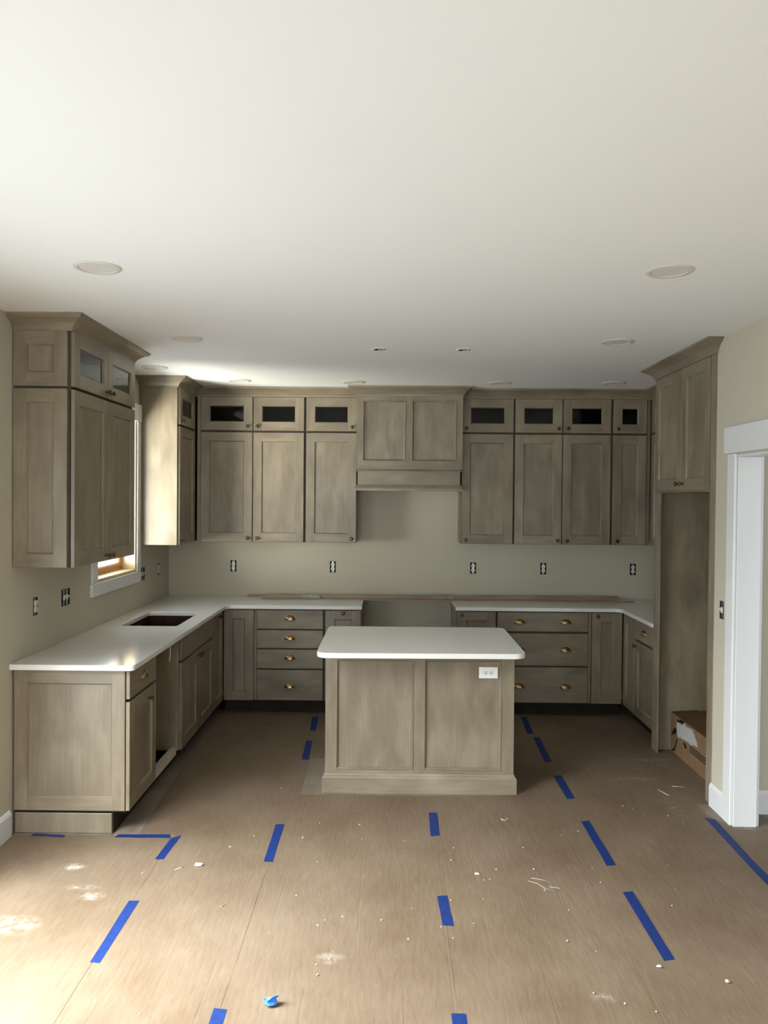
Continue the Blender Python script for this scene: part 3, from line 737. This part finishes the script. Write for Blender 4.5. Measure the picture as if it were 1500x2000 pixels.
# ------------------------------------------------------------------ moulding strips lying over the counters
def strip(label, x0, x1, y, wd, z, th, prof=0):
    bm = bmesh.new()
    sweep(bm, [(x0, y[0]), (x1, y[1])], [(-wd/2, z), (wd/2, z), (wd/2, z+th*.55), (wd/2-.006, z+th*.75), (wd/2-.009, z+th), (-wd/2, z+th)], side=1)
    tag(obj('moulding_strip', bm, MOLD), label, 'moulding strip', 'loose moulding strips across the counters')
zc = .9145
strip('long loose moulding strip whose lone left end reaches nearest the left corner', .735, 3.70, (-.080, -.075), .05, zc, .020)
strip('thin loose moulding strip at the front of the bundle, longest to the right', .895, 4.165, (-.262, -.222), .045, zc, .010)
strip('loose moulding strip lying in the middle of the bundle behind the front strip', .880, 4.06, (-.205, -.165), .045, zc, .022)
strip('loose moulding strip stacked on top of the others at the back', .935, 4.045, (-.196, -.156), .046, zc+.0228, .018)
for x, lb in ((1.32, 'clear plastic wrap around the strips near their left third'), (2.50, 'clear plastic wrap around the strips over the cooker gap')):
    o_ = thing('plastic_wrap', lb, 'wrapping', (x, -.17, .91))
    ym = -.203+.04*(x-.88)/3.18; zt = zc+.0425
    bm = bmesh.new()
    box(bm, x-.08, x+.08, ym-.029, ym-.0275, zc+.001, zt+.0015); box(bm, x-.08, x+.08, ym-.0275, ym+.0345, zt, zt+.0015); box(bm, x-.08, x+.08, ym+.0345, ym+.036, zc+.001, zt+.0015)
    obj('wrap_sheet', bm, WRAP, o_)
    obj('tape_band', boxes((x-.075, x-.06, ym-.0305, ym+.0365, zt+.0016, zt+.0024)), WRAP, o_)

# ------------------------------------------------------------------ recessed lights
RING = lathe('trim_ring', [(.074, -.001), (.076, -.006), (.092, -.006), (.097, -.003), (.097, 0), (.074, 0), (.074, -.001)], 40, RINGM)
LENSM = lathe('light_lens', [(0, -.0035), (.0735, -.0035), (.0735, -.0005), (0, -.0005)], 40, LENS)
LIGHTS = [(.778, -3.948, 'recessed ceiling light nearest the camera on the left half of the ceiling'),
          (3.165, -3.949, 'recessed ceiling light nearest the camera on the right half of the ceiling'),
          (.774, -2.457, 'recessed ceiling light beside the crown of the near left cabinet'),
          (3.374, -2.440, 'recessed ceiling light beside the crown of the fridge cabinet'),
          (.263, -1.363, 'recessed ceiling light over the sink between the left wall cabinets'),
          (.769, -.729, 'recessed ceiling light near the left corner of the back cabinets'),
          (1.705, -.690, 'recessed ceiling light at the left end of the hood crown'),
          (2.902, -.690, 'recessed ceiling light just right of the hood crown'),
          (3.826, -.742, 'recessed ceiling light near the right back corner by the fridge cabinet')]
for i, (x, y, lb) in enumerate(LIGHTS):
    t = thing('ceiling_light', lb, 'ceiling light', (x, y, H), 'recessed ceiling lights')
    link_mesh('trim_ring', RING, (x, y, H-.0003), (0, 0, 0), t); link_mesh('lens', LENSM, (x, y, H-.0003), (0, 0, 0), t)
CANR = lathe('box_rim', [(.044, -.001), (.046, -.003), (.057, -.003), (.058, 0), (.044, 0), (.044, -.001)], 28, PLATE)
CANM = lathe('box_can', [(.039, 0), (.039, .06), (0, .06), (0, .062), (.0395, .062), (.0395, 0), (.039, 0)], 20, plain('box_grey', (.22, .22, .22), .6))
for x, y, lb in ((1.938, -2.14, 'open ceiling junction box over the left end of the island'), (2.479, -2.143, 'open ceiling junction box over the right end of the island')):
    t = thing('junction_box', lb, 'junction box', (x, y, H), 'pendant junction boxes')
    link_mesh('box_rim', CANR, (x, y, H-.0003), (0, 0, 0), t); link_mesh('box_can', CANM, (x, y, H+.001), (0, 0, 0), t)
    bm = bmesh.new(); tube(bm, [(x-.015, y, H+.058), (x-.02, y+.005, H+.02), (x+.0, y-.01, H-.010), (x+.02, y, H-.006), (x+.022, y+.008, H+.04)], .0065); obj('wire', bm, DEVICE, t, smooth='all')
    bm = bmesh.new(); tube(bm, [(x-.028, y+.01, H+.058), (x-.030, y, H-.004), (x-.022, y-.012, H-.010), (x-.012, y-.01, H+.03)], .004); obj('wire', bm, WIRE_K, t, smooth='all', label='black wire')

# ------------------------------------------------------------------ wall boxes with bare devices
def wall_box(ori, plane, u, z, label, kind='socket', gang=1, name='wall_outlet', cat='outlet'):
    F = face(ori, plane); hw = .027*gang+(.01 if gang == 2 else 0)-.0006
    t = thing(name, label, cat, F(u, 0, z))
    bm = bmesh.new()
    fbox(F, u-hw, u+hw, -.060, -.056, z-.0514, z+.0514, bm=bm)
    for s in (-1, 1):
        fbox(F, u+s*hw, u+s*(hw-.003), -.056, .0015, z-.0514, z+.0514, bm=bm)
        fbox(F, u-hw+.003, u+hw-.003, -.056, .0015, z+s*.0514, z+s*.0484, bm=bm)
    obj('back_box', bm, DARK, t)
    if kind == 'socket':
        obj('mounting_strap', fbox(F, u-.008, u+.008, -.003, -.0012, z-.051, z+.051), STEEL, t)
        bm = bmesh.new()
        for s in (-1, 1):
            prof = [(.0170*math.cos(k*PI/8), max(-.0145, min(.0145, .0185*math.sin(k*PI/8)))) for k in range(16)]
            f0 = [bm.verts.new(F(u+a, -.001, z+s*.0195+b)) for a, b in prof]; f1 = [bm.verts.new(F(u+a, .006, z+s*.0195+b)) for a, b in prof]
            bm.faces.new(f0); bm.faces.new(f1)
            for i in range(16): bm.faces.new([f0[i], f0[(i+1) % 16], f1[(i+1) % 16], f1[i]])
        fbox(F, u-.010, u+.010, -.0011, .003, z-.007, z+.007, bm=bm)
        obj('receptacle', bm, DEVICE, t)
        bm = bmesh.new()
        for s in (-1, 1):
            for a in (-.0065, .0055): fbox(F, u+a, u+a+.0018, .0061, .0066, z+s*.0195-.001, z+s*.0195+.007, bm=bm)
            fbox(F, u-.0025, u+.0025, .0061, .0066, z+s*.0195-.010, z+s*.0195-.005, bm=bm)
        obj('slots', bm, DARK, t)
    else:
        n = gang
        for g in range(n):
            uu = u+(g-(n-1)/2)*.046
            obj('mounting_strap', fbox(F, uu-.012, uu+.012, -.003, -.0012, z-.051, z-.020), STEEL, t)
            obj('mounting_strap', fbox(F, uu-.012, uu+.012, -.003, -.0012, z+.020, z+.051), STEEL, t)
            obj('switch', fbox(F, uu-.009, uu+.009, -.004, .004, z-.017, z+.017, bev=.001), DEVICE, t)
            obj('toggle', fbox(F, uu-.004, uu+.004, .0042, .014, z-.002, z+.009, bev=.001), DEVICE, t)
    return t
for x, lb in zip(OUT_B, ['bare outlet on the back wall nearest the left corner', 'bare outlet on the back wall below the cabinet left of the hood',
                         'bare outlet on the back wall just right of the cooker gap', 'bare outlet on the back wall below the paired doors right of the hood', 'bare outlet on the back wall beside the fridge panel']):
    wall_box('S', 0, x, 1.185, lb)
wall_box('E', 0, OUT_L[0][0], 1.18, 'bare white outlet on the left wall below the near cabinet')
wall_box('E', 0, OUT_L[1][0], 1.18, 'bare double switch on the left wall, left of the window', 'switch', 2, 'wall_switch', 'switch')
wall_box('E', 0, OUT_L[2][0], 1.18, 'bare double switch on the left wall against the right window casing', 'switch', 2, 'wall_switch', 'switch')
wall_box('E', 0, OUT_L[3][0], 1.18, 'bare outlet on the left wall nearest the back corner')
wall_box('W', XR, SWY, 1.18, 'bare switch on the right wall beside the doorway casing', 'switch', 1, 'wall_switch', 'switch')

# ------------------------------------------------------------------ floor paper
def sheet(loop, z, label, th=.0012):
    bm = bmesh.new(); prism(bm, loop, z, z+th)
    tag(obj('floor_paper', bm, PAPER), label, 'floor paper', 'brown paper sheets protecting the floor')
    return
def wavy(a, b, n=26, amp=.0025, seed=1):
    rr = random.Random(seed); out = []
    for i in range(n+1):
        k = i/n; e = 0 if i in (0, n) else (rr.random()-.5)*2*amp
        out.append((a[0]+(b[0]-a[0])*k+e, a[1]+(b[1]-a[1])*k))
    return out
YS = -9.35
sheet([(.02, YS)] + wavy((.8745, YS), (.8735, -3.068), seed=2) + [(.55, -3.075), (.30, -3.068), (.02, -3.078)], .0002, 'brown paper sheet along the left wall in front of the left cabinets')
sheet([(.876, YS), (1.424, YS)] + wavy((1.424, YS), (1.428, -.565), 40, .002, 3)[1:] + [(.565, -.565), (.600, -1.2), (.632, -1.88), (.655, -2.5), (.680, -3.040), (.874, -3.052)], .0004, 'brown paper sheet running past the left base cabinets to the back')
sheet([(1.4245, YS), (2.265, YS), (2.265, -2.446), (1.478, -2.444), (1.473, -1.755), (2.265, -1.74), (2.265, -.565), (1.4295, -.565), (1.4295, -1.6)] , .0004, 'brown paper sheet under the left half of the island')
sheet([(2.2655, YS), (3.121, YS), (3.119, -.565), (2.266, -.565), (2.266, -1.74), (2.870, -1.74), (2.840, -2.402), (2.66, -2.430), (2.266, -2.446)], .0004, 'brown paper sheet under the right half of the island')
sheet([(3.1215, YS), (3.8485, YS), (3.8485, -2.53), (4.50, -2.50), (4.50, -1.50), (3.93, -1.50), (4.03, -1.44), (4.03, -.57), (3.1195, -.565)], .0004, 'brown paper sheet reaching from the island side to the fridge alcove')
sheet([(3.849, YS), (3.91, YS), (3.91, -3.82), (5.95, -3.82), (5.95, -2.90), (3.93, -2.90), (3.90, -2.80), (3.849, -2.70)], .0003, 'brown paper sheet continuing through the doorway on the right')

# ------------------------------------------------------------------ blue tape
def tape(pts, label, ragged=True):
    rr = random.Random(len(label)); loop = []
    for i, (x, y) in enumerate(pts):
        nx, ny = pts[(i+1) % len(pts)]; n = 4
        for k in range(n):
            e = .0022*(rr.random()-.5)*2 if ragged and k else 0
            loop.append((x+(nx-x)*k/n+e*.4, y+(ny-y)*k/n+e*(1.5 if abs(nx-x) > abs(ny-y) and len(pts) == 4 else .3)))
    bm = bmesh.new(); prism(bm, loop, .0021, .0025)
    # centre crease where the two sheets meet
    tag(obj('tape_strip', bm, TAPE), label, 'tape', 'blue tape strips on the floor paper')
tape([(.116, -3.085), (.300, -3.100), (.294, -3.070), (.120, -3.058)], 'short blue tape strip at the foot of the left end panel')
tape([(.565, -3.094), (.862, -3.096), (.850, -3.048), (.575, -3.056)], 'blue tape strip running sideways from the left toe kick corner')
tape([(.854, -3.345), (.897, -3.348), (.912, -3.058), (.866, -3.098)], 'blue tape strip meeting the sideways strip at the left cabinets')
tape([(.862, -4.240), (.902, -4.243), (.905, -3.758), (.859, -3.760)], 'long blue tape strip on the left seam nearest the camera')
tape([(1.398, -3.356), (1.444, -3.364), (1.442, -2.893), (1.394, -2.900)], 'long blue tape strip in front of the island, left of its plinth')
tape([(2.243, -3.034), (2.293, -3.027), (2.298, -2.709), (2.250, -2.709)], 'blue tape strip in front of the middle of the island, closest to it')
tape([(2.248, -3.937), (2.296, -3.942), (2.286, -3.679), (2.240, -3.687)], 'short blue tape strip on the middle seam, second from the island')
tape([(2.240, -5.05), (2.290, -5.05), (2.292, -4.523), (2.240, -4.522)], 'blue tape strip on the middle seam cut by the bottom edge of the photo')
tape([(3.097, -3.362), (3.146, -3.350), (3.149, -2.803), (3.101, -2.811)], 'long blue tape strip on the right seam, level with the tape before the island')
tape([(3.102, -4.182), (3.148, -4.171), (3.148, -3.619), (3.099, -3.627)], 'longest blue tape strip of the right seam, nearest the camera')
tape([(3.804, -3.80), (3.852, -3.80), (3.852, -3.34), (3.872, -2.768), (3.822, -2.735), (3.806, -3.34)], 'long bent blue tape strip along the right edge by the doorway')
tape([(3.096, -2.471), (3.147, -2.462), (3.150, -2.055), (3.097, -2.066)], 'blue tape strip right of the island plinth')
tape([(3.094, -1.789), (3.144, -1.786), (3.165, -1.203), (3.115, -1.217)], 'blue tape strip on the right seam behind the island front, second from the back')
tape([(3.088, -1.124), (3.136, -1.122), (3.161, -.640), (3.114, -.643)], 'blue tape strip on the right seam nearest the back drawers')
tape([(1.404, -1.103), (1.451, -1.100), (1.436, -.706), (1.384, -.708)], 'blue tape strip left of the island nearest the back drawers')
tape([(1.415, -1.790), (1.464, -1.788), (1.448, -1.353), (1.402, -1.355)], 'blue tape strip left of the island beside the bare floor board')
tape([(1.404, -5.0), (1.452, -5.0), (1.451, -4.516), (1.403, -4.508)], 'blue tape strip at the bottom edge left of the crumpled scrap')

# ------------------------------------------------------------------ debris on the paper
def blob(seed, sx, sy, sz, sub=1, jit=.35):
    rr = random.Random(seed); bm = bmesh.new(); bmesh.ops.create_icosphere(bm, subdivisions=sub, radius=1)
    for v in bm.verts:
        k = 1+jit*(rr.random()-.5)*2; v.co = Vector((v.co.x*sx*k, v.co.y*sy*k, v.co.z*sz*k))
    z = min(v.co.z for v in bm.verts); bmesh.ops.translate(bm, verts=bm.verts[:], vec=(0, 0, -z)); return bm
ZP = .0017
bm = blob(11, .025, .015, .014, 2, .6); bmesh.ops.translate(bm, verts=bm.verts[:], vec=(1.603, -4.49, ZP))
tag(obj('tape_scrap', bm, SCRAP), 'crumpled bright blue tape scrap on the paper near the bottom edge', 'scrap')
bm = blob(5, .016, .011, .007, 1, .5); bmesh.ops.translate(bm, verts=bm.verts[:], vec=(1.088, -3.413, ZP))
tag(obj('plaster_chip', bm, CHIP), 'white plaster chip right of the left corner tape', 'chip')
bm = blob(6, .010, .008, .006, 1, .3); bmesh.ops.translate(bm, verts=bm.verts[:], vec=(3.290, -4.321, ZP))
tag(obj('plaster_chip', bm, plain('yellow_crumb', (.72, .62, .38), .7)), 'yellowish crumb on the paper at the lower right', 'chip')
bm = blob(8, .013, .010, .005, 1, .45); bmesh.ops.translate(bm, verts=bm.verts[:], vec=(2.446, -3.470, ZP))
tag(obj('plaster_chip', bm, CHIP), 'white plaster chip right of the middle seam in front of the island', 'chip')
bm = blob(9, .012, .008, .005, 1, .45); bmesh.ops.translate(bm, verts=bm.verts[:], vec=(3.070, -4.225, ZP))
tag(obj('plaster_chip', bm, CHIP), 'white plaster chip at the near end of the longest right tape', 'chip')
def shaving(label, pts, r=.0022):
    bm = bmesh.new(); tube(bm, [(x, y, ZP+r+.0004) for x, y in pts], r, 5); tag(obj('shaving', bm, CHIP, smooth='all'), label, 'shaving')
shaving('pale curled shaving below the left corner tape', [(.985, -3.462), (.998, -3.45), (1.004, -3.445), (1.016, -3.428), (1.020, -3.432)])
shaving('pale curled shaving between the two left seams', [(1.279, -3.81), (1.285, -3.795), (1.30, -3.793), (1.308, -3.805)])
shaving('small white hook-shaped shaving right of the middle tape in front of the island', [(2.655, -2.79), (2.66, -2.81), (2.675, -2.815), (2.690, -2.80), (2.685, -2.785)])
shaving('pale thin squiggle of dried glue on the paper right of centre', [(2.70, -3.50), (2.755, -3.52), (2.80, -3.555), (2.77, -3.585), (2.815, -3.60), (2.795, -3.63), (2.745, -3.60), (2.72, -3.555), (2.68, -3.53), (2.70, -3.515)], .0007)
shaving('straight pale splinter on the floor before the fridge alcove', [(3.70, -2.30), (3.735, -2.40)], .0018)
shaving('short pale splinter at the foot of the alcove stile', [(3.81, -2.24), (3.89, -2.25)], .0014)
CM = []
for s in range(4):
    bm = blob(20+s, .005, .004, .003, 1, .4); me = bpy.data.meshes.new('crumb'); bm.to_mesh(me); bm.free(); me.materials.append(CHIP); CM.append(me)
rr = random.Random(12)
KN = [(2.717, -3.167), (2.74, -3.62), (2.50, -3.52), (2.47, -3.53), (1.30, -3.06), (1.48, -3.06), (1.20, -3.20), (.84, -3.50), (2.75, -4.05), (2.85, -4.12), (2.77, -4.40), (2.80, -4.42), (1.79, -4.20), (1.83, -4.17), (1.74, -4.24), (2.10, -4.05), (2.12, -3.8),
      (2.33, -3.32), (3.45, -2.62), (3.62, -2.72), (3.40, -2.58), (3.05, -2.95), (2.95, -3.0), (1.64, -4.72), (1.0, -4.68), (1.15, -4.55), (3.40, -3.35), (3.35, -3.6), (3.0, -4.6), (1.02, -1.05), (1.05, -1.75), (1.35, -2.35), (1.6, -3.7), (1.72, -3.95), (1.9, -3.5)]
KN += [(rr.uniform(1.5, 3.7), rr.uniform(-4.8, -2.7)) for _ in range(34)]
for i, (x, y) in enumerate(KN):
    o = link_mesh('crumb', CM[i % 4], (x, y, ZP), (0, 0, rr.uniform(0, 6)), None, rr.uniform(.4, 1.0))
    tag(o, 'tiny white plaster crumb scattered on the brown floor paper', 'crumb', 'plaster crumbs on the floor paper')
